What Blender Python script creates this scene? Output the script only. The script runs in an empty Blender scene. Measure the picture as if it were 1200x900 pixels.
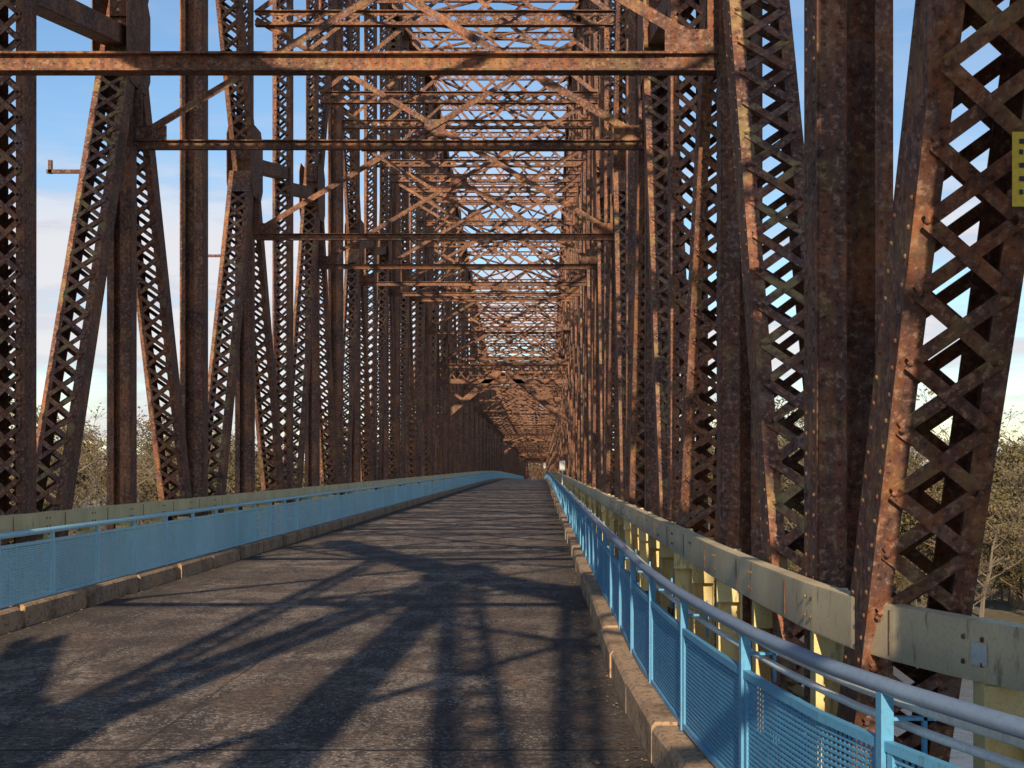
import bpy, math, random
from mathutils import Vector
random.seed(7)
scene=bpy.context.scene
V=Vector
EYE=1.75
XR,XL=1.72,-6.25
HP=3.95; N0=7.2
def E(y):
    return 0.0 if y<110 else -0.00006*(y-110)**2 if y<210 else -0.6-0.012*(y-210)

class MB:
    def __init__(s): s.v=[];s.f=[]
    def box8(s,c):
        b=len(s.v); s.v.extend(c)
        for q in ((0,3,2,1),(4,5,6,7),(0,1,5,4),(1,2,6,5),(2,3,7,6),(3,0,4,7)):
            s.f.append(tuple(b+i for i in q))
    def bar(s,p,q,wv,w,t):
        p=V(p);q=V(q);a=(q-p)
        if a.length<1e-6:return
        a.normalize(); wv=V(wv); wv=(wv-a*wv.dot(a))
        if wv.length<1e-6: wv=V((0,0,1))
        wv.normalize(); n=a.cross(wv)
        u=wv*(w/2); m=n*(t/2)
        s.box8([p-u-m,p+u-m,p+u+m,p-u+m,q-u-m,q+u-m,q+u+m,q-u+m])
    def aabb(s,x0,x1,y0,y1,z0,z1):
        s.box8([V((x0,y0,z0)),V((x1,y0,z0)),V((x1,y1,z0)),V((x0,y1,z0)),V((x0,y0,z1)),V((x1,y0,z1)),V((x1,y1,z1)),V((x0,y1,z1))])
    def rivet(s,p,n,r=0.013):
        n=V(n).normalized(); t=n.orthogonal().normalized(); b=n.cross(t)
        i0=len(s.v); 
        for rr,h in ((r,0),(r*.7,r*.6)):
            for k in range(6):
                a=k*math.pi/3
                s.v.append(V(p)+t*(rr*math.cos(a))+b*(rr*math.sin(a))+n*h)
        for k in range(6):
            k2=(k+1)%6; s.f.append((i0+k,i0+k2,i0+6+k2,i0+6+k))
        s.f.append(tuple(i0+6+k for k in range(6)))
    def tube(s,pts,r,seg=10):
        pts=[V(p) for p in pts]; i0=len(s.v)
        for i,p in enumerate(pts):
            d=(pts[min(i+1,len(pts)-1)]-pts[max(i-1,0)]).normalized()
            t=d.cross(V((0,0,1)))
            if t.length<1e-3: t=V((1,0,0))
            t.normalize(); b=t.cross(d)
            rr=r[i] if isinstance(r,(list,tuple)) else r
            for k in range(seg):
                a=2*math.pi*k/seg; s.v.append(p+t*(rr*math.cos(a))+b*(rr*math.sin(a)))
        for i in range(len(pts)-1):
            for k in range(seg):
                k2=(k+1)%seg; a=i0+i*seg
                s.f.append((a+k,a+k2,a+seg+k2,a+seg+k))
        s.f.append(tuple(i0+k for k in range(seg))[::-1]); s.f.append(tuple(i0+(len(pts)-1)*seg+k for k in range(seg)))
    def obj(s,name,mat,parent=None,elev=True,smooth=False):
        me=bpy.data.meshes.new(name)
        vv=[(v[0],v[1],v[2]+(E(v[1]) if elev else 0)) for v in s.v]
        me.from_pydata(vv,[],s.f); me.update()
        if smooth:
            me.polygons.foreach_set('use_smooth',[True]*len(me.polygons))
        o=bpy.data.objects.new(name,me); scene.collection.objects.link(o)
        if mat: me.materials.append(mat)
        if parent: o.parent=parent
        return o
def empty(name):
    o=bpy.data.objects.new(name,None); scene.collection.objects.link(o); return o

# ---------------------------------------------------------------- materials
def newmat(name):
    m=bpy.data.materials.new(name); m.use_nodes=True; nt=m.node_tree
    return m,nt,nt.nodes['Principled BSDF']
def ramp(nt,src,stops):
    r=nt.nodes.new('ShaderNodeValToRGB'); e=r.color_ramp.elements
    while len(e)<len(stops): e.new(.5)
    for el,(p,c) in zip(e,stops):
        el.position=p; el.color=(c,c,c,1) if not isinstance(c,tuple) else (*c,1)
    nt.links.new(src,r.inputs[0]); return r.outputs[0]
def pos(nt,scale=(1,1,1)):
    g=nt.nodes.new('ShaderNodeNewGeometry'); mp=nt.nodes.new('ShaderNodeMapping'); mp.inputs['Scale'].default_value=scale
    nt.links.new(g.outputs['Position'],mp.inputs[0]); return mp.outputs[0]
def noise(nt,vec,scale,detail=3,rough=.55):
    n=nt.nodes.new('ShaderNodeTexNoise'); n.inputs['Scale'].default_value=scale; n.inputs['Detail'].default_value=detail; n.inputs['Roughness'].default_value=rough
    nt.links.new(vec,n.inputs['Vector']); return n.outputs['Fac']
def mix(nt,fac,a,b,mode='MIX'):
    m=nt.nodes.new('ShaderNodeMix'); m.data_type='RGBA'; m.blend_type=mode
    for sock,val in ((m.inputs[0],fac),(m.inputs[6],a),(m.inputs[7],b)):
        if isinstance(val,(int,float)): sock.default_value=val
        elif isinstance(val,tuple): sock.default_value=(*val,1)
        else: nt.links.new(val,sock)
    return m.outputs[2]
def math_(nt,op,a,b=0.0):
    m=nt.nodes.new('ShaderNodeMath'); m.operation=op
    for s_,v_ in ((m.inputs[0],a),(m.inputs[1],b)):
        if isinstance(v_,(int,float)): s_.default_value=v_
        else: nt.links.new(v_,s_)
    return m.outputs[0]
def bump(nt,bs,h,strength=.4,dist=.01):
    b=nt.nodes.new('ShaderNodeBump'); b.inputs['Strength'].default_value=strength; b.inputs['Distance'].default_value=dist
    nt.links.new(h,b.inputs['Height']); nt.links.new(b.outputs[0],bs.inputs['Normal'])

def rust_mat(name,bright=1.0,lichen=1.0,bmp=False):
    m,nt,bs=newmat(name)
    p=pos(nt); ps=pos(nt,(7,7,.7))
    n1=noise(nt,p,1.3,4,.65); n2=noise(nt,p,26,3,.7); n3=noise(nt,ps,2.5,3,.6); n4=noise(nt,p,3.7,4,.7)
    k=bright
    c=ramp(nt,n1,[(.36,(.10*k,.047*k,.034*k)),(.5,(.20*k,.077*k,.042*k)),(.63,(.34*k,.128*k,.056*k))])
    c=mix(nt,ramp(nt,n3,[(.45,0.0),(.59,.75)]),c,(.105*k,.060*k,.053*k))
    c=mix(nt,ramp(nt,n4,[(.34,.5),(.44,0.0)]),c,(.25*k,.185*k,.155*k))
    c=mix(nt,ramp(nt,n2,[(.54,0.0),(.66,.8)]),c,(.40*k,.23*k,.15*k))
    c=mix(nt,ramp(nt,n2,[(.33,.8),(.44,0.0)]),c,(.04,.02,.015))
    g=nt.nodes.new('ShaderNodeNewGeometry'); sx=nt.nodes.new('ShaderNodeSeparateXYZ'); nt.links.new(g.outputs['Normal'],sx.inputs[0])
    up=ramp(nt,sx.outputs[2],[(.1,.3),(.6,1.0)])
    li=math_(nt,'MULTIPLY',ramp(nt,n4,[(.52,0.0),(.63,1.0)]),up); li=math_(nt,'MULTIPLY',li,.75*lichen)
    c=mix(nt,li,c,(.42,.31,.12))
    nt.links.new(c,bs.inputs['Base Color']); bs.inputs['Roughness'].default_value=.75; bs.inputs['Specular IOR Level'].default_value=.25
    if bmp: bump(nt,bs,n2,.5,.006)
    return m
M_rust=rust_mat('rusted_steel',1,.8,True); M_rustL=rust_mat('rusted_steel_lichen',1.1,1.25); M_rustD=rust_mat('rusted_steel_dark',.95,1.0)

def paint_mat(name,col,col2,rustamt=.5,rough=.45,metal=0):
    m,nt,bs=newmat(name); p=pos(nt); ps=pos(nt,(1,1,.25))
    n1=noise(nt,p,1.7,3); n2=noise(nt,ps,14,4,.7); n3=noise(nt,p,60,2)
    c=mix(nt,ramp(nt,n1,[(.35,0.0),(.65,1.0)]),col,col2)
    c=mix(nt,math_(nt,'MULTIPLY',ramp(nt,n2,[(.58,0.0),(.68,1.0)]),rustamt),c,(.12,.06,.035))
    c=mix(nt,ramp(nt,n3,[(.3,.35),(.5,0.0)]),c,tuple(x*.5 for x in col))
    nt.links.new(c,bs.inputs['Base Color']); bs.inputs['Roughness'].default_value=rough; bs.inputs['Metallic'].default_value=metal
    return m
M_blueLit=paint_mat('blue_paint_sunlit',(.52,.86,.94),(.44,.80,.90),.25)  # railing blue lightened so the shaded left rail looks sunlit
M_blueR=paint_mat('blue_paint_shaded',(.14,.42,.64),(.11,.35,.56),.4)  # same railing blue, darker copy carrying the right rail's shade in its colour
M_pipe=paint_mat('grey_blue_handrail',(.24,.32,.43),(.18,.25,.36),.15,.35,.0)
M_cream=paint_mat('cream_paint_aged',(.72,.57,.34),(.54,.42,.26),.65,.6)
M_creamL=paint_mat('yellow_cream_paint_lit',(.90,.68,.34),(.76,.55,.28),.5,.6)  # left beam's cream, brightened and warmed to offset the blue sky shade
M_creamP=paint_mat('cream_paint_post',(.84,.66,.28),(.74,.57,.25),.5,.6)
M_cond=paint_mat('conduit_galvanised',(.80,.80,.77),(.66,.66,.64),.2,.4)
M_yel=paint_mat('sign_yellow',(.88,.60,.04),(.82,.53,.03),.2,.4)
M_white=paint_mat('white_label',(.6,.6,.56),(.5,.5,.48),.1,.4)
M_black=paint_mat('black_paint',(.03,.03,.03),(.02,.02,.02),.1,.5)

def road_mat():
    m,nt,bs=newmat('worn_deck_concrete'); p=pos(nt); ps=pos(nt,(1,.25,1))
    big=noise(nt,p,.35,3); mid=noise(nt,ps,2.6,5,.75); fine=noise(nt,p,17,5,.85); patch=noise(nt,p,1.3,4,.7)
    vo=nt.nodes.new('ShaderNodeTexVoronoi'); vo.inputs['Scale'].default_value=34; nt.links.new(p,vo.inputs['Vector'])
    c=ramp(nt,big,[(.40,(.15,.108,.082)),(.60,(.32,.245,.185))])
    c=mix(nt,ramp(nt,patch,[(.48,.8),(.53,0.0)]),c,(.115,.076,.056))
    c=mix(nt,ramp(nt,mid,[(.43,.85),(.49,0.0)]),c,(.070,.050,.041))
    c=mix(nt,ramp(nt,mid,[(.56,0.0),(.64,.7)]),c,(.26,.145,.088))
    sel=math_(nt,'MULTIPLY',ramp(nt,vo.outputs['Distance'],[(.15,1.0),(.36,0.0)]),ramp(nt,patch,[(.42,.12),(.56,1.0)]))
    c=mix(nt,sel,c,(.66,.56,.46))
    c=mix(nt,ramp(nt,fine,[(.43,.95),(.49,0.0)]),c,(.042,.030,.026))
    c=mix(nt,ramp(nt,fine,[(.58,0.0),(.65,.75)]),c,(.58,.48,.38))
    sy=nt.nodes.new('ShaderNodeSeparateXYZ'); nt.links.new(pos(nt),sy.inputs[0])
    wob=math_(nt,'ADD',sy.outputs[1],math_(nt,'MULTIPLY',mid,.12))
    fr=math_(nt,'FRACT',math_(nt,'DIVIDE',wob,7.9)); jl=math_(nt,'LESS_THAN',fr,.005)
    c=mix(nt,jl,c,(.02,.016,.014))
    xx=math_(nt,'ABSOLUTE',math_(nt,'ADD',math_(nt,'ADD',sy.outputs[0],2.45),math_(nt,'MULTIPLY',mid,.12)))
    c=mix(nt,math_(nt,'MULTIPLY',math_(nt,'LESS_THAN',xx,.014),.6),c,(.03,.02,.018))
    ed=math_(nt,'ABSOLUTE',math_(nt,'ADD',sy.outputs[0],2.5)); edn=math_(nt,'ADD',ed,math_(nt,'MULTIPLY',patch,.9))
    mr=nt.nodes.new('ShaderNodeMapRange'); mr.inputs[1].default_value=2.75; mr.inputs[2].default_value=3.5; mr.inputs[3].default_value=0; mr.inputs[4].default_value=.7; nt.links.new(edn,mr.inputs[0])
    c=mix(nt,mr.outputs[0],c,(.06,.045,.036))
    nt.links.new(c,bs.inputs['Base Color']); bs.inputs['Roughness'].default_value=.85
    bump(nt,bs,fine,.7,.018); return m
M_road=road_mat()
def curb_mat():
    m,nt,bs=newmat('weathered_curb'); p=pos(nt)
    a=noise(nt,p,1.6,5,.65); b=noise(nt,p,22,4,.75)
    c=ramp(nt,a,[(.35,(.26,.15,.08)),(.5,(.50,.33,.20)),(.68,(.60,.35,.18))])
    c=mix(nt,ramp(nt,b,[(.36,.8),(.5,0.0)]),c,(.09,.06,.045))
    nt.links.new(c,bs.inputs['Base Color']); bs.inputs['Roughness'].default_value=.9; bump(nt,bs,b,.8,.015); return m
M_curb=curb_mat()
def ground_mat():
    m,nt,bs=newmat('dry_grass_ground'); p=pos(nt)
    a=noise(nt,p,.03,4,.6); b=noise(nt,p,1.5,4,.7)
    c=ramp(nt,a,[(.38,(.10,.09,.045)),(.5,(.18,.14,.075)),(.62,(.22,.19,.14))])
    c=mix(nt,ramp(nt,b,[(.35,.7),(.55,0.0)]),c,(.06,.055,.03))
    nt.links.new(c,bs.inputs['Base Color']); bs.inputs['Roughness'].default_value=.95; return m
def leaf_mat():
    m,nt,bs=newmat('autumn_foliage'); oi=nt.nodes.new('ShaderNodeObjectInfo'); p=pos(nt)
    a=noise(nt,p,.45,2)
    c1=ramp(nt,oi.outputs['Random'],[(0,(.14,.11,.045)),(.3,(.21,.155,.075)),(.5,(.085,.085,.03)),(.75,(.25,.18,.085)),(1,(.16,.125,.065))])
    c=mix(nt,ramp(nt,a,[(.35,.7),(.6,0.0)]),c1,(.055,.045,.022))
    nt.links.new(c,bs.inputs['Base Color']); bs.inputs['Roughness'].default_value=.85; bs.inputs['Specular IOR Level'].default_value=.2
    return m
M_ground=ground_mat(); M_leaf=leaf_mat()
m_,nt_,bs_=newmat('bark'); bs_.inputs['Base Color'].default_value=(.19,.145,.105,1); bs_.inputs['Roughness'].default_value=.95; M_bark=m_
M_water,nt_,bs_=newmat('river_water'); bs_.inputs['Base Color'].default_value=(.15,.155,.15,1); bs_.inputs['Roughness'].default_value=.25; bump(nt_,bs_,noise(nt_,pos(nt_),.8,3),.4,.2)

# ---------------------------------------------------------------- bridge
bridge=empty('steel_truss_bridge')
riv=MB()
X_=V((1,0,0))
def laced(M,a,b,wx=.44,d=.32,r=.30,fl=.085,bar=.062,lod=0,rv=False,endp=.5,L2=None):
    a=V(a);b=V(b);ax=(b-a);L=ax.length;ax.normalize()
    n=ax.cross(X_).normalized()
    if n.y>0:n=-n
    for sx in(-1,1):
        o=X_*(sx*wx/2)
        M.bar(a+o,b+o,n,d,.016)
        for sn in(-1,1):
            if lod>1 and sn<0: continue
            oo=X_*(sx*(wx/2-fl/2-.008))+n*(sn*(d/2-.007))
            M.bar(a+oo,b+oo,X_,fl,.014)
    LM=L2 if L2 is not None else M
    for sn in(1,-1):
        if sn<0 and lod>1: continue
        base=n*(sn*(d/2+.0085))
        for e0,e1 in((0,endp),(L-endp,L)):
            M.bar(a+ax*e0+base,a+ax*e1+base,X_,wx-.01,.011)
            if rv and sn>0:
                for k in range(int(endp/.09)):
                    for sx in(-1,1): riv.rivet(a+ax*(e0+.04+k*.09)+base+X_*(sx*(wx/2-fl/2))+n*.006,n)
        s0=endp+.02; s1=L-endp-.02; nseg=max(1,int(round((s1-s0)/r))); rr=(s1-s0)/nseg
        xw=wx/2-fl/2
        for i in range(nseg):
            for dirn in(-1,1):
                sg=dirn*(1 if i%2==0 else -1)
                off=base+n*(sn*(.006+.0065*dirn))
                p=a+ax*(s0+i*rr)+X_*(-sg*xw)+off; q=a+ax*(s0+(i+1)*rr)+X_*(sg*xw)+off
                LM.bar(p,q,X_.lerp(ax,.5),bar,.011)
                if rv and sn>0 and dirn>0:
                    for sx in(-1,1): riv.rivet(a+ax*(s0+i*rr)+X_*(sx*xw)+base+n*.018,n,.015)
    if rv:
        k=.1
        while k<L-.1:
            for sn in(-1,1): riv.rivet(a+ax*k-X_*(wx/2+.008)*(1 if a.x>0 else -1)+n*(sn*(d/2-.05)),-X_*(1 if a.x>0 else -1),.013)
            k+=.12
def solidpost(M,x,y,z0,z1,side,w=.42,d=.34,rv=False):
    xi=x-side*w/2; xo=x+side*w/2
    fx=.165
    xa,xb=sorted((xi,xi+side*fx))
    M.aabb(xa,xb,y-d/2,y+d/2,z0,z1)
    xa,xb=sorted((xi+side*fx,xo-side*.02)); M.aabb(xa,xb,y-.02,y+.02,z0,z1)
    xa,xb=sorted((xo-side*.02,xo)); M.aabb(xa,xb,y-d/2,y+d/2,z0,z1)
    xa,xb=sorted((xo-side*.10,xo-side*.02)); M.aabb(xa,xb,y-d/2,y-d/2+.014,z0,z1)
    xa,xb=sorted((xi+side*.012,xi+side*(fx-.012))); M.aabb(xa,xb,y-d/2-.010,y-d/2,z0,z1)
    if rv:
        k=z0
        while k<z1:
            for t in(.038,fx-.038): riv.rivet((xi+side*t,y-d/2-.010,k),(0,-1,0),.017)
            for t in(-.10,.10): riv.rivet((xi,y+t,k+.05),(-side,0,0),.015)
            k+=.115
def gusset(M,x,y,z,hy,hz,cut=.35,w=.47):
    for sx in(-1,1):
        xx=x+sx*(w/2); t=.014
        cy,cz=hy*cut,hz*cut
        pts=[(-hy,-hz+cz),(-hy+cy,-hz),(hy-cy,-hz),(hy,-hz+cz),(hy,hz-cz),(hy-cy,hz),(-hy+cy,hz),(-hy,hz-cz)]
        b=len(M.v)
        for s_ in(-1,1):
            for (py,pz) in pts: M.v.append(V((xx+s_*t/2,y+py,z+pz)))
        M.f.append(tuple(b+i for i in range(8))[::-1]); M.f.append(tuple(b+8+i for i in range(8)))
        for i in range(8):
            j=(i+1)%8; M.f.append((b+i,b+j,b+8+j,b+8+i))
def chord(y):
    def hump(c): return max(0,1-abs(y-c)/78)
    h=max(hump(70.4),hump(70.4+221),hump(70.4+442))
    return 13.2+10*h**1.15
def strut_h(y):
    tab=[(-140,6.5),(3.2,5.3),(11.15,5.25),(19.05,6.51),(26.95,6.55),(34.85,7.15),(42.75,7.8),(50.65,8.5),(58.5,9.3),(66.5,8.6),(74.4,7.5),(82.3,8.6),(98,7.6),(114,6.6),(1000,6.6)]
    for (a,ha),(b,hb) in zip(tab,tab[1:]):
        if a<=y<=b: return ha+(hb-ha)*(y-a)/(b-a)
    return 6.6
ZB=-.42
def nodey(n): return N0+HP*n
xi0=XL+.22; xi1=XR-.2
def angle(M,p,q,w=.10):
    M.bar(p,q,(0,0,1),w,.014); 
    M.bar(V(p)+V((0,.05,.0)),V(q)+V((0,.05,0)),(0,1,0),w,.014)

def build_span(n_lo,n_hi,prefix,root,elev=True,rot=None):
  objs=[]
  for side,X,nm in((1,XR,'right_truss'),(-1,XL,'left_truss')):
    M=MB(); LM=MB()
    for n in range(n_lo,n_hi):
        y=nodey(n); near=y<16 and y>0; lod=0 if 0<y<60 else(1 if 0<y<110 else 2)
        if prefix: lod=2
        r=.30 if y<70 else(.42 if y<140 else .7); bw=.062 if y<70 else (.08 if y<140 else .14)
        if n%2==1:
            ylo=nodey(n-1); yhi=nodey(n+1)
            if (n-1)%4==0: top_y,base_y,sub_y=ylo,yhi,ylo
            else: top_y,base_y,sub_y=yhi,ylo,yhi
            zt=chord(top_y); zm=(ZB+zt)/2
            A=V((X,base_y+(.45 if y>base_y else -.45),ZB)); T=V((X,top_y,zt)); Mid=V((X,y,zm))
            laced(M,A,Mid,r=r,bar=bw,lod=lod,rv=near,L2=LM,wx=.46)
            laced(M,Mid,T,r=r,bar=bw,lod=lod,L2=LM,wx=.46)
            S_=V((X,sub_y+(.55 if y>sub_y else -.55),ZB))
            laced(M,S_,Mid+V((0,(-.25 if y>sub_y else .25),-.3)),r=r,bar=bw,lod=lod,rv=near,L2=LM,wx=.46)
            gusset(M,X,y,zm,.55,.75,w=.50)
            solidpost(M,X,y,ZB,zm,side,w=.36,d=.26,rv=near)
            zz=zm+(.7 if base_y>y else -.7)
            M.bar((X-.15,y,zm),(X-.15,base_y,zz),(0,0,1),.28,.02)
            M.bar((X+.15,y,zm),(X+.15,base_y,zz),(0,0,1),.28,.02)
            M.bar((X,y,zm-.14),(X,base_y,zz-.14),X_,.28,.014)
            laced(M,(X,y,zm+.3),(X,y,chord(y)-.2),r=r,bar=bw,lod=lod,L2=LM,wx=.30,d=.22,fl=.06)
        else:
            zt=chord(y)
            if n%4==0: solidpost(M,X,y,ZB,zt,side,rv=near)
            else: laced(M,(X,y,ZB),(X,y,zt),r=r,bar=bw,lod=lod,L2=LM,wx=.42,d=.36,rv=near)
            gusset(M,X,y,zt,.8,.7,w=.54); gusset(M,X,y,ZB,.75,.55,w=.54)
        y2=nodey(n+1)
        z1,z2=chord(y),chord(y2)
        for sx in(-1,1): M.bar((X+sx*.26,y,z1),(X+sx*.26,y2,z2),(0,0,1),.48,.02)
        M.bar((X,y,z1+.245),(X,y2,z2+.245),X_,.60,.014)
        for sx in(-1,1): M.bar((X+sx*.26,y,ZB),(X+sx*.26,y2,ZB),(0,0,1),.42,.02)
        k=8 if y<110 else 5
        for i in range(k):
            ya=y+HP*i/k; yb=y+HP*(i+1)/k
            for sg in(-1,1):
                za=z1+(z2-z1)*i/k-.235; zb=z1+(z2-z1)*(i+1)/k-.235
                LM.bar((X-sg*.24,ya,za-.006*sg),(X+sg*.24,yb,zb-.006*sg),X_,.065,.011)
                if y<40: LM.bar((X-sg*.24,ya,ZB+.22+.006*sg),(X+sg*.24,yb,ZB+.22+.006*sg),X_,.065,.011)
    objs.append(M.obj(prefix+nm,M_rust,root,elev)); objs.append(LM.obj(prefix+nm+'_lacing',M_rustL,root,elev))
  S=MB(); SL=MB()
  def cross_strut(y,z,h=.3,r=.36,lod=0,mat=S):
    for s in(-1,1):
        mat.bar((xi0,y,z+s*h/2),(xi1,y,z+s*h/2),(0,1,0),.17,.016)
        mat.bar((xi0,y,z+s*(h/2-.045)),(xi1,y,z+s*(h/2-.045)),(0,0,1),.075,.018)
    n=int((xi1-xi0)/(r if lod<2 else .7)); w=(xi1-xi0)/n
    for i in range(n):
        for sg in(-1,1):
            if lod>1 and sg>0: continue
            SL.bar((xi0+i*w,y-.012*sg,z-sg*h*.42),(xi0+(i+1)*w,y-.012*sg,z+sg*h*.42),(0,0,1),.05,.010)
  for n in range(n_lo,n_hi):
    y=nodey(n); lod=0 if y<60 else(1 if y<110 else 2); c=chord(y)
    if prefix and n%4!=1: continue
    if n%2==1:
        h=strut_h(y)
        if n==1:
            S.bar((xi0,y,h),(xi1,y,h),(0,0,1),.14,.02)
            S.bar((xi0,y,h-.075),(xi1,y,h-.075),(0,1,0),.16,.018); S.bar((xi0,y,h+.075),(xi1,y,h+.075),(0,1,0),.14,.018)
            for i in range(70):
                riv.rivet((xi0+.05+i*.108,y-.012,h),(0,-1,0),.013)
        else:
            S.bar((xi0,y,h),(xi1,y,h),(0,0,1),.11,.016)
            S.bar((xi0,y,h+.06),(xi1,y,h+.06),(0,1,0),.14,.014); S.bar((xi0,y,h-.06),(xi1,y,h-.06),(0,1,0),.09,.012)
        for xx,sd in((xi0,1),(xi1,-1)):
            S.bar((xx,y-.016,h+.12),(xx+sd*.45,y-.016,h+.12),(0,0,1),.34,.012)
            S.bar((xx,y,h),(xx,y,h+.9),(1,0,0),.16,.05)
            if n<6 and not prefix:
                for a_ in range(4):
                    for b_ in range(3): riv.rivet((xx+sd*(.06+a_*.11),y-.023,h+.16+b_*.06),(0,-1,0),.014)
        top=min(h+4.6,c-.3)
        ww=.11 if y<60 else .13
        angle(S,(xi0,y-.03,h+.1),(xi1,y-.03,top),ww); angle(SL,(xi0,y+.04,top),(xi1,y+.04,h+.1),ww)
        mx=(xi0+xi1)/2; S.bar((mx-.22,y+.01,(h+top)/2),(mx+.22,y+.01,(h+top)/2),(0,0,1),.36,.016)
        cross_strut(y,top,.3,lod=lod)
        if c-top>2.2:
            angle(S,(xi0,y-.03,top+.1),(xi1,y-.03,c-.3),ww); angle(SL,(xi0,y+.04,c-.3),(xi1,y+.04,top+.1),ww)
        cross_strut(y,c-.1,.34,lod=lod)
    else:
        cross_strut(y,c-.1,.34,lod=lod)
        if y>30:
            hh=strut_h(y)+4.6
            if c-hh>1.5:
                angle(S,(xi0,y,hh),(xi1,y,c-.3),.09); angle(SL,(xi0,y+.06,c-.3),(xi1,y+.06,hh),.09)
                cross_strut(y,hh,.24,lod=lod)
    y2=nodey(n+2)
    if n%2==0:
        z1,z2=chord(y)-.12,chord(y2)-.12
        for (a,b,o) in((xi0,xi1,.03),(xi1,xi0,-.03)):
            for dx in(-.09,.09):
                SL.bar((a+dx,y,z1+o),(b+dx,y2,z2+o),(0,0,1),.09,.016)
            m=18 if lod<2 else 9
            for i in range(m):
                t0,t1=i/m,(i+1)/m; s=1 if i%2 else -1
                SL.bar((a+(b-a)*t0+s*.09,y+(y2-y)*t0,z1+(z2-z1)*t0+o),(a+(b-a)*t1-s*.09,y+(y2-y)*t1,z1+(z2-z1)*t1+o),(1,0,0),.05,.01)
  if not prefix:
    for yp in(nodey(17),nodey(17+28),nodey(17+56)):
      h=strut_h(yp); mx=(xi0+xi1)/2
      for z in(h,h-.9):
        S.bar((xi0,yp-.05,z),(xi1,yp-.05,z),(0,0,1),.26,.2)
      nb=14
      for i in range(nb):
        w=(xi1-xi0)/nb
        for sg in(-1,1): S.bar((xi0+i*w,yp-.05+.02*sg,h-.45-sg*.4),(xi0+(i+1)*w,yp-.05+.02*sg,h-.45+sg*.4),(0,0,1),.07,.02)
      for xx,s in((xi0,1),(xi1,-1)):
        S.bar((xx,yp-.05,h-3.3),(mx-s*.2,yp-.05,h-.3),(0,0,1),.36,.2)
        S.bar((xx+s*.1,yp-.05,h-1),(xx+s*1.6,yp-.05,h-2.1),(0,0,1),.16,.1)
  objs.append(S.obj(prefix+'sway_bracing',M_rustD,root,elev)); objs.append(SL.obj(prefix+'top_lateral_bracing',M_rustL,root,elev))
  F=MB()
  for n in range(n_lo,n_hi):
    y=nodey(n)
    F.aabb(XL,XR,y-.015,y+.015,-1.1,-.32); F.aabb(XL,XR,y-.13,y+.13,-.32,-.30); F.aabb(XL,XR,y-.13,y+.13,-1.12,-1.1)
  for x in(-5.4,-4.2,-3.0,-1.8,-.6,.5):
    for n in range(n_lo,n_hi-1): F.aabb(x-.07,x+.07,nodey(n)+.02,nodey(n+1)-.02,-.72,-.305)
  objs.append(F.obj(prefix+'floor_beams',M_rustD,root,elev))
  return objs
build_span(-2,int((500-N0)/HP),'',bridge)
Bk=MB()
for (y,z) in((18.1,5.9),(26.0,6.0),(42,6.6)):
    Bk.bar((XL-.15,y,z),(XL-.75,y,z),(0,0,1),.05,.05); Bk.bar((XL-.7,y,z-.03),(XL-.7,y,z+.16),(1,0,0),.05,.05)
Bk.obj('wire_bracket',M_rustD,bridge)
Pm=MB()
for yp in(nodey(17),nodey(45),nodey(73),nodey(101)):
    for x in(XL,XR):
        Pm.tube([(x,yp,-14),(x,yp,-1.2+E(yp))],[1.3,1.05],20)
    Pm.aabb(XL+1,XR-1,yp-.5,yp+.5,-8,-1.4+E(yp))
Pm.obj('concrete_piers',M_curb,bridge,elev=False)

# approach span: the bridge bends at the pier beside the camera
def bent(root,ang,pl,pw):
    ca,sa=math.cos(ang),math.sin(ang)
    root.rotation_euler=(0,0,ang)
    root.location=(pw[0]-(ca*pl[0]-sa*pl[1]), pw[1]-(sa*pl[0]+ca*pl[1]), pw[2])
app=empty('approach_truss_span')
ap_objs=build_span(-16,-2,'approach_',app,elev=False)
rd2=MB(); rd2.aabb(-5.95,.95,-56,-4,-.30,-.006); ap_objs.append(rd2.obj('approach_deck',M_road,app,elev=False))
bent(app,math.radians(26),(XR,nodey(-2)),(XR,nodey(-2),0))
far=empty('approach_truss_span')
for o in ap_objs:
    o2=bpy.data.objects.new('far_'+o.name,o.data); scene.collection.objects.link(o2); o2.parent=far
bent(far,math.radians(24),(XR,nodey(-16)),(XR,505,E(505)))
riv.obj('rivets',M_rust,bridge,smooth=True)

# ---------------------------------------------------------------- road deck
rd=MB(); ys=[-8+i*2 for i in range(254)]
XA,XB=-5.95,.86
for y in ys:
    for x in(XA,XB if y>9 else XB+ (9-y)*.16):
        rd.v.append(V((x,y,0))); rd.v.append(V((x,y,-.28)))
for i in range(len(ys)-1):
    a=i*4;c=a+4
    rd.f+= [(a,a+2,c+2,c),(a+1,c+1,c+3,a+3),(a,c,c+1,a+1),(a+2,a+3,c+3,c+2)]
rd.obj('bridge_road',M_road)

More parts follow.
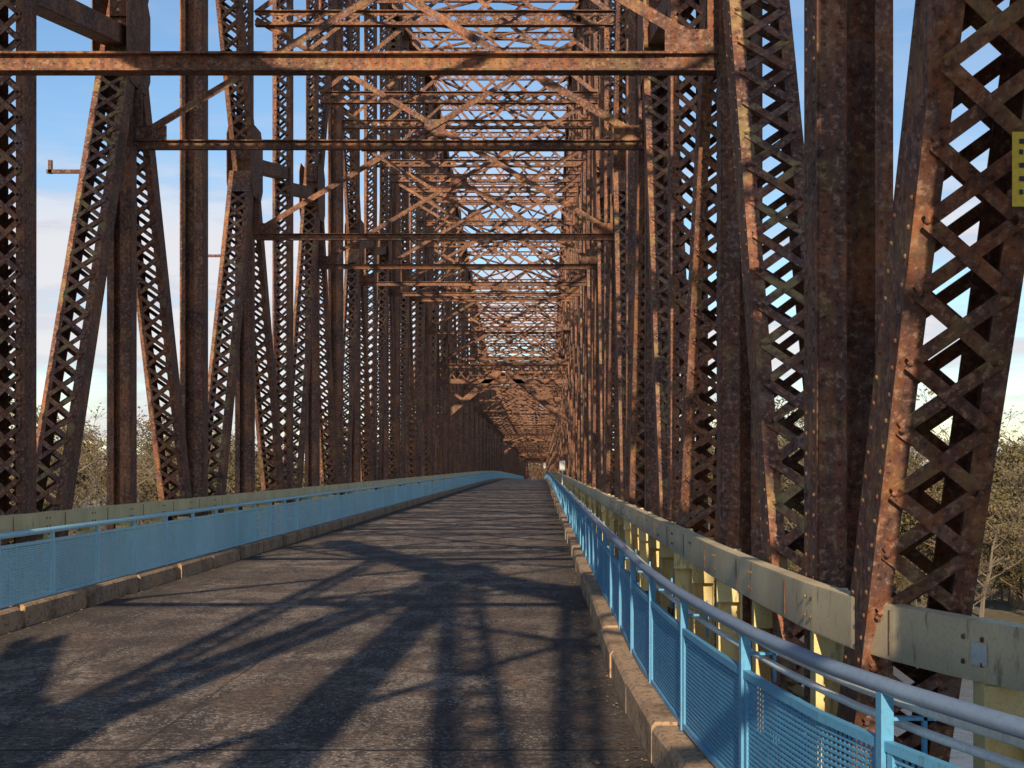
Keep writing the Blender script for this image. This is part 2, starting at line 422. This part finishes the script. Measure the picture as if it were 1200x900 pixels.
# ---------------------------------------------------------------- curbs
def lerp_tab(t,y):
    if y<=t[0][0]: return t[0][1]
    for (a,xa),(b_,xb) in zip(t,t[1:]):
        if a<=y<=b_: 
            u=(y-a)/(b_-a); return xa+(xb-xa)*u
    return t[-1][1]
TB=[(-2,3.2),(1.5,2.35),(2.6,1.80),(3.2,1.52),(3.6,1.38),(4.2,1.20),(4.8,1.06),(5.6,.95),(6.5,.87),(7.6,.80),(9.6,.74),(14,.73),(600,.73)]
TG=[(-2,5.2),(3.0,3.0),(4.0,2.35),(4.5,2.08),(4.9,1.87),(5.3,1.70),(5.7,1.57),(6.1,1.48),(6.8,1.41),(8,1.37),(10,1.34),(600,1.34)]
def curb(name,side):
    M=MB(); y=-6.
    while y<420:
        L=1.98 if side<0 else 1.5; g=.14 if side<0 else .012
        if y>80:L*=3
        h=.235+random.uniform(-.012,.012); jx=random.uniform(-.012,.012)
        def sec(yy):
            xi=(-5.56+jx) if side<0 else lerp_tab(TB,yy)-.17+jx
            xo=(-5.84) if side<0 else xi+.30
            return xi,xo
        y2=y+L-g
        s1=sec(y);s2=sec(y2)
        bv=.025*(1 if side<0 else -1)
        prof=lambda s,yy:[V((s[0],yy,.004)),V((s[0],yy,h-.03)),V((s[0]-bv,yy,h)),V((s[1],yy,h)),V((s[1],yy,.004))]
        b0=len(M.v); M.v+=prof(s1,y)+prof(s2,y2)
        for k in range(5):
            k2=(k+1)%5; M.f.append((b0+k,b0+k2,b0+5+k2,b0+5+k))
        M.f.append(tuple(b0+k for k in range(5))); M.f.append(tuple(b0+5+k for k in range(5)))
        if side<0: M.aabb(-5.80,-5.60,y2+.001,y2+g-.001,.004,.10)
        y+=L
    return M.obj(name,M_curb)
curb('concrete_curb',-1); curb('concrete_curb',1)
LT=MB(); lr=random.Random(11)
for i in range(1500):
    yy=3+60*lr.random()**1.6
    if lr.random()<.45: x=-5.54+abs(lr.gauss(0,.10))
    elif lr.random()<.85: x=lerp_tab(TB,yy)-.19-abs(lr.gauss(0,.10))
    else: x=lr.uniform(-5.4,.4)
    s_=lr.uniform(.008,.028); a=lr.uniform(0,6.28); dx,dy=math.cos(a)*s_,math.sin(a)*s_; z=.006+lr.random()*.006
    b=len(LT.v); LT.v+=[V((x-dx,yy-dy,z)),V((x+dy*.6,yy-dx*.6,z+.008*lr.random())),V((x+dx,yy+dy,z+.01*lr.random())),V((x-dy*.6,yy+dx*.6,z))]; LT.f.append((b,b+1,b+2,b+3))
m_,nt_,bs_=newmat('dry_leaves'); nt_.links.new(ramp(nt_,noise(nt_,pos(nt_),9,2),[(.4,(.11,.06,.03)),(.6,(.34,.23,.11))]),bs_.inputs['Base Color']); bs_.inputs['Roughness'].default_value=.9
LT.obj('leaf_litter',m_)

# ---------------------------------------------------------------- blue railing
def railing(side,mat,pipemat):
    root=empty('blue_mesh_railing')
    P=MB();W=MB();H=MB()
    L=1.5; y=-6.1 if side<0 else 1.35
    xf=(lambda yy:-5.70) if side<0 else (lambda yy:lerp_tab(TB,yy))
    zt,zb=(.88,.26) if side<0 else (.80,.26)
    cov=.62 if side<0 else .40
    hp=[];yy=-6. if side<0 else 1.2
    while yy<400:
        hp.append((xf(yy),yy,1.0)); yy+=.25 if yy<12 else 3
    H.tube(hp,.034 if side<0 else .030,12)
    while y<400:
        y2=y+L; a=V((xf(y),y,0));b_=V((xf(y2),y2,0)); u=V((0,0,1)); d=(b_-a).normalized()
        nrm=V((side*abs(d.y),-side*d.x,0))
        sub=3 if (side>0 and y<9) else 1
        P.bar(a+u*.23,a+u*.98,d,.045,.045)
        if y<60: P.bar(a+u*.50+nrm*.03,a+u*.50+nrm*.28,u,.05,.02)
        for i in range(sub):
            ya=y+L*i/sub; yb=y+L*(i+1)/sub
            pa=V((xf(ya),ya,0)); pb=V((xf(yb),yb,0))
            P.bar(pa+u*zt,pb+u*zt,u,.035,.03); P.bar(pa+u*zb,pb+u*zb,u,.035,.03)
            pit=.024 if y<25 else(.045 if y<60 else .12)
            wh=pit*cov
            k=int((zt-zb-.03)/pit)
            for j in range(k):
                z=zb+.03+(j+.5)*(zt-zb-.06)/k
                W.bar(pa+u*z,pb+u*z,u,wh,.005)
            pvv=.036 if y<25 else(.08 if y<60 else .25)
            LL=(pb-pa).length; kk=int(LL/pvv)
            for j in range(kk):
                q=pa+(pb-pa)*((j+.5)/kk)+nrm*.006
                W.bar(q+u*(zb+.01),q+u*(zt-.01),d,pvv*.25,.007)
        P.bar(a+d*.05+u*zb,a+d*.05+u*zt,d,.03,.028); P.bar(b_-d*.05+u*zb,b_-d*.05+u*zt,d,.03,.028)
        y=y2
    P.obj('posts_and_frames',mat,root); W.obj('mesh_panels',mat,root); H.obj('handrail',pipemat,root,smooth=True)
    if side>0:
        C=MB(); yy=1.0;pts=[]
        while yy<60: 
            pts.append((xf(yy)+.10,yy,.935)); yy+=.25 if yy<12 else 3
        C.tube(pts,.024,10)
        pts=[(p[0]+.01,p[1],p[2]-.085) for p in pts]; C.tube(pts,.016,10)
        C.obj('conduit_pipes',M_cond,root,smooth=True)
        K=MB(); yy=1.35
        while yy<50:
            x=xf(yy); K.bar((x+.0,yy,.89),(x+.17,yy,.89),(0,0,1),.012,.03); K.bar((x+.135,yy,.76),(x+.135,yy,.97),(0,1,0),.03,.012); yy+=1.5
        K.obj('pipe_brackets',mat,root)
    return root
railing(-1,M_blueLit,M_blueLit); railing(1,M_blueR,M_pipe)

# ---------------------------------------------------------------- cream guardrail
def guard(side):
    root=empty('guardrail'); B=MB();P=MB();D=MB()
    dz_=.06 if side<0 else 0
    xf=(lambda yy:-6.0) if side<0 else(lambda yy:lerp_tab(TG,yy))
    y=-6. if side<0 else 3.1
    ys_=[]
    while y<400:
        ys_.append(y); y+=.2 if y<12 else 1.6
    for ya,yb in zip(ys_,ys_[1:]):
        a=V((xf(ya),ya,dz_));b_=V((xf(yb),yb,dz_)); u=V((0,0,1)); d=(b_-a).normalized(); n=V((-side*abs(d.y),side*d.x,0))
        B.bar(a+u*1.0,b_+u*1.0,u,.235,.012)
        B.bar(a+u*1.115-n*.04,b_+u*1.115-n*.04,u,.016,.09); B.bar(a+u*.885-n*.04,b_+u*.885-n*.04,u,.016,.09)
    y=3.6 if side>0 else -5.
    while y<280:
        x=xf(y); sd=side
        xa,xb=sorted((x+sd*.02,x+sd*.20))
        P.aabb(xa,xb,y-.015,y+.015,.0,1.10)
        for q in(x+sd*.025,x+sd*.195): P.bar((q,y,0),(q,y,1.08),(0,1,0),.14,.014)
        # spacer block under the beam
        xa,xb=sorted((x-sd*.0,x+sd*.19)); P.aabb(xa,xb,y-.11,y-.075,.70,.872)
        if y<25:
            for dy in(-.05,.05):
                for dz in(.95,1.05): D.rivet((xf(y+dy)-sd*.008,y+dy,dz+dz_),(-sd,0,0),.013)
            D.bar((xf(y+.55)-sd*.009,y+.55,.90+dz_),(xf(y+.55)-sd*.009,y+.55,1.10+dz_),(0,1,0),.012,.004)
        y+=1.58
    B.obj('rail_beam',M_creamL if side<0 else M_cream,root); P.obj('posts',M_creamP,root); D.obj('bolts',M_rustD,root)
    return root
g1=guard(-1); g2=guard(1)
lb=MB(); lb.bar((lerp_tab(TG,5.10)-.012,5.10,.99),(lerp_tab(TG,5.18)-.012,5.18,.99),(0,0,1),.09,.006); lb.obj('marker_label',M_white,g2)

# ---------------------------------------------------------------- yellow sign
sg=empty('yellow_warning_sign')
s=MB(); s.aabb(1.765,2.08,4.80,4.805,2.72,3.00); s.obj('plate',M_yel,sg)
s=MB(); s.aabb(1.80,2.0,4.806,4.95,2.78,2.81); s.aabb(1.80,2.0,4.806,4.95,2.90,2.93); s.obj('mounting_straps',M_rustD,sg)
s=MB()
for z in(2.765,2.815,2.865,2.915,2.955):
    for k in range(6): s.aabb(1.79+k*.045,1.79+k*.045+.014+.014*((k*7+int(z*100))%3)/2,4.796,4.798,z,z+.018)
s.obj('lettering',M_black,sg)
sp=empty('small_road_sign')
s=MB(); s.aabb(.93,.98,60,60.05,0,1.5); s.obj('post',M_cond,sp); s=MB(); s.aabb(.83,1.08,59.98,59.995,1.5,1.95); s.obj('panel',M_white,sp)

# ---------------------------------------------------------------- ground, river
g=MB(); g.v=[V((-3000,-1500,-10)),V((3000,-1500,-10)),V((3000,5000,-10)),V((-3000,5000,-10))]; g.f=[(0,1,2,3)]
g.obj('ground',M_ground,elev=False)
g=MB(); top=[]; rr_=random.Random(5)
for i in range(121):
    x=-600+i*10; top.append(V((x,86+3*math.sin(x*.05)+rr_.uniform(-1.5,1.5),-9.96)))
g.v=top+[V((600,-900,-9.96)),V((-600,-900,-9.96))]; g.f=[tuple(range(len(g.v)))[::-1]]
g.obj('river',M_water,elev=False)

# ---------------------------------------------------------------- trees
def make_tree(seed,H,nleaf,spread):
    rnd=random.Random(seed); T=MB(); Lf=MB(); ends=[]
    def br(p,d,L,r,lev):
        pts=[p];rs=[r];cur=p;dd=d.normalized()
        ns=4 if lev<2 else 2
        for i in range(ns):
            dd=(dd+V((rnd.uniform(-.18,.18),rnd.uniform(-.18,.18),rnd.uniform(0,.12)))).normalized()
            cur=cur+dd*(L/ns); pts.append(cur); rs.append(r*(1-.75*(i+1)/ns)+.010)
        T.tube(pts,rs,5 if lev<2 else 3)
        if lev>=3: ends.append(cur);ends.append(pts[1]); return
        k={0:9,1:6,2:6}[lev]
        for i in range(k):
            t=rnd.uniform(.3,1) if lev else rnd.uniform(.22,1)
            idx=min(int(t*ns),ns-1); q=pts[idx].lerp(pts[idx+1],t*ns-idx)
            a=rnd.uniform(0,6.283); out=V((math.cos(a),math.sin(a),rnd.uniform(.1,.9)))
            nd=(dd*.35+out*spread).normalized()
            br(q,nd,L*rnd.uniform(.42,.62)*(1.15-.3*t),rs[idx]*.55,lev+1)
        ends.append(cur)
    br(V((0,0,0)),V((0,0,1)),H*.78,H*.018,0)
    for i in range(nleaf):
        c=rnd.choice(ends)+V((rnd.gauss(0,.35),rnd.gauss(0,.35),rnd.gauss(0,.3)))
        sz=rnd.uniform(.07,.16); a=V((rnd.gauss(0,1),rnd.gauss(0,1),rnd.gauss(0,1))).normalized(); b_=a.orthogonal().normalized()
        i0=len(Lf.v); Lf.v+= [c-a*sz-b_*sz*.6,c+a*sz-b_*sz*.6,c+a*sz+b_*sz*.6,c-a*sz+b_*sz*.6]; Lf.f.append((i0,i0+1,i0+2,i0+3))
    me=bpy.data.meshes.new('tree_mesh')
    nv=len(T.v); me.from_pydata([tuple(v) for v in T.v+Lf.v],[],T.f+[tuple(k+nv for k in f) for f in Lf.f]); 
    me.materials.append(M_bark); me.materials.append(M_leaf)
    nf=len(T.f); me.polygons.foreach_set('material_index',[0]*nf+[1]*len(Lf.f)); me.update(); return me
vars_=[make_tree(1,14,3500,.9),make_tree(2,13,2500,1.0),make_tree(3,15,700,.8),make_tree(4,12,5000,1.1),make_tree(5,13,1500,1.0)]
forest=empty('distant_trees'); rnd=random.Random(3)
cnt=0
def put(x,y,sc):
    global cnt
    o=bpy.data.objects.new('tree_%d'%cnt,rnd.choice(vars_)); scene.collection.objects.link(o); o.parent=forest
    o.location=(x,y,-10.1); o.rotation_euler=(0,0,rnd.uniform(0,6.28)); s_=sc*rnd.uniform(.85,1.15); o.scale=(s_*1.05,s_*1.05,s_*rnd.uniform(.9,1.1)); cnt+=1
for i in range(270):
    y=98+260*rnd.random()**1.3; lim=.50*y+12
    x=rnd.uniform(13,lim)*(1 if rnd.random()<.5 else -1)
    put(x,y,rnd.uniform(.74,1.0)*(1+(y-85)*.0009))
for i in range(110):
    y=rnd.uniform(91,118); x=rnd.uniform(12,.48*y+10)*(1 if rnd.random()<.6 else -1)
    put(x,y,rnd.uniform(.26,.5))
for i in range(26):
    put(rnd.uniform(-45,35),rnd.uniform(570,620),rnd.uniform(.9,1.3))

# ---------------------------------------------------------------- light
el=math.radians(22.5); az=math.radians(180+1.2)
Sd=V((math.sin(az)*math.cos(el),math.cos(az)*math.cos(el),math.sin(el)))
ld=bpy.data.lights.new('sun','SUN'); ld.energy=5.0; ld.angle=math.radians(.35); ld.color=(1,.84,.62)
lo=bpy.data.objects.new('sun',ld); scene.collection.objects.link(lo); lo.rotation_euler=(-Sd).to_track_quat('-Z','Y').to_euler()
w=bpy.data.worlds.new('World'); scene.world=w; w.use_nodes=True; nt=w.node_tree; bg=nt.nodes['Background']
sky=nt.nodes.new('ShaderNodeTexSky'); sky.sky_type='NISHITA'; sky.sun_disc=False; sky.sun_elevation=el; sky.sun_rotation=az
sky.air_density=1.0; sky.dust_density=.3; sky.ozone_density=2.0
hs=nt.nodes.new('ShaderNodeHueSaturation'); hs.inputs['Saturation'].default_value=1.12; nt.links.new(sky.outputs[0],hs.inputs['Color'])
tc=nt.nodes.new('ShaderNodeTexCoord'); mp=nt.nodes.new('ShaderNodeMapping'); mp.inputs['Scale'].default_value=(1.6,1.6,9); mp.inputs['Location'].default_value=(.4,.2,.3); nt.links.new(tc.outputs['Generated'],mp.inputs[0])
cn=noise(nt,mp.outputs[0],2.6,6,.6)
sp_=nt.nodes.new('ShaderNodeSeparateXYZ'); nt.links.new(tc.outputs['Generated'],sp_.inputs[0])
band=ramp(nt,sp_.outputs[2],[(0,.9),(.17,.9),(.24,.15),(.5,.05)])
fac=math_(nt,'MULTIPLY',ramp(nt,cn,[(.43,0.0),(.55,1.0)]),band)
ccol=ramp(nt,cn,[(.46,(3.9,3.75,4.5)),(.60,(5.8,5.6,5.7))])
col=mix(nt,fac,hs.outputs[0],ccol)
nt.links.new(col,bg.inputs[0]); bg.inputs[1].default_value=.145

# ---------------------------------------------------------------- camera
cam=bpy.data.cameras.new('camera'); co=bpy.data.objects.new('camera',cam); scene.collection.objects.link(co)
co.location=(0,0,EYE); co.rotation_euler=(math.radians(90),0,0)
cam.sensor_width=36; cam.lens=45; cam.shift_x=-35/1200; cam.shift_y=95/1200; cam.clip_end=9000; cam.clip_start=.05
scene.camera=co
scene.view_settings.view_transform='Standard'; scene.view_settings.look='None'; scene.view_settings.exposure=0
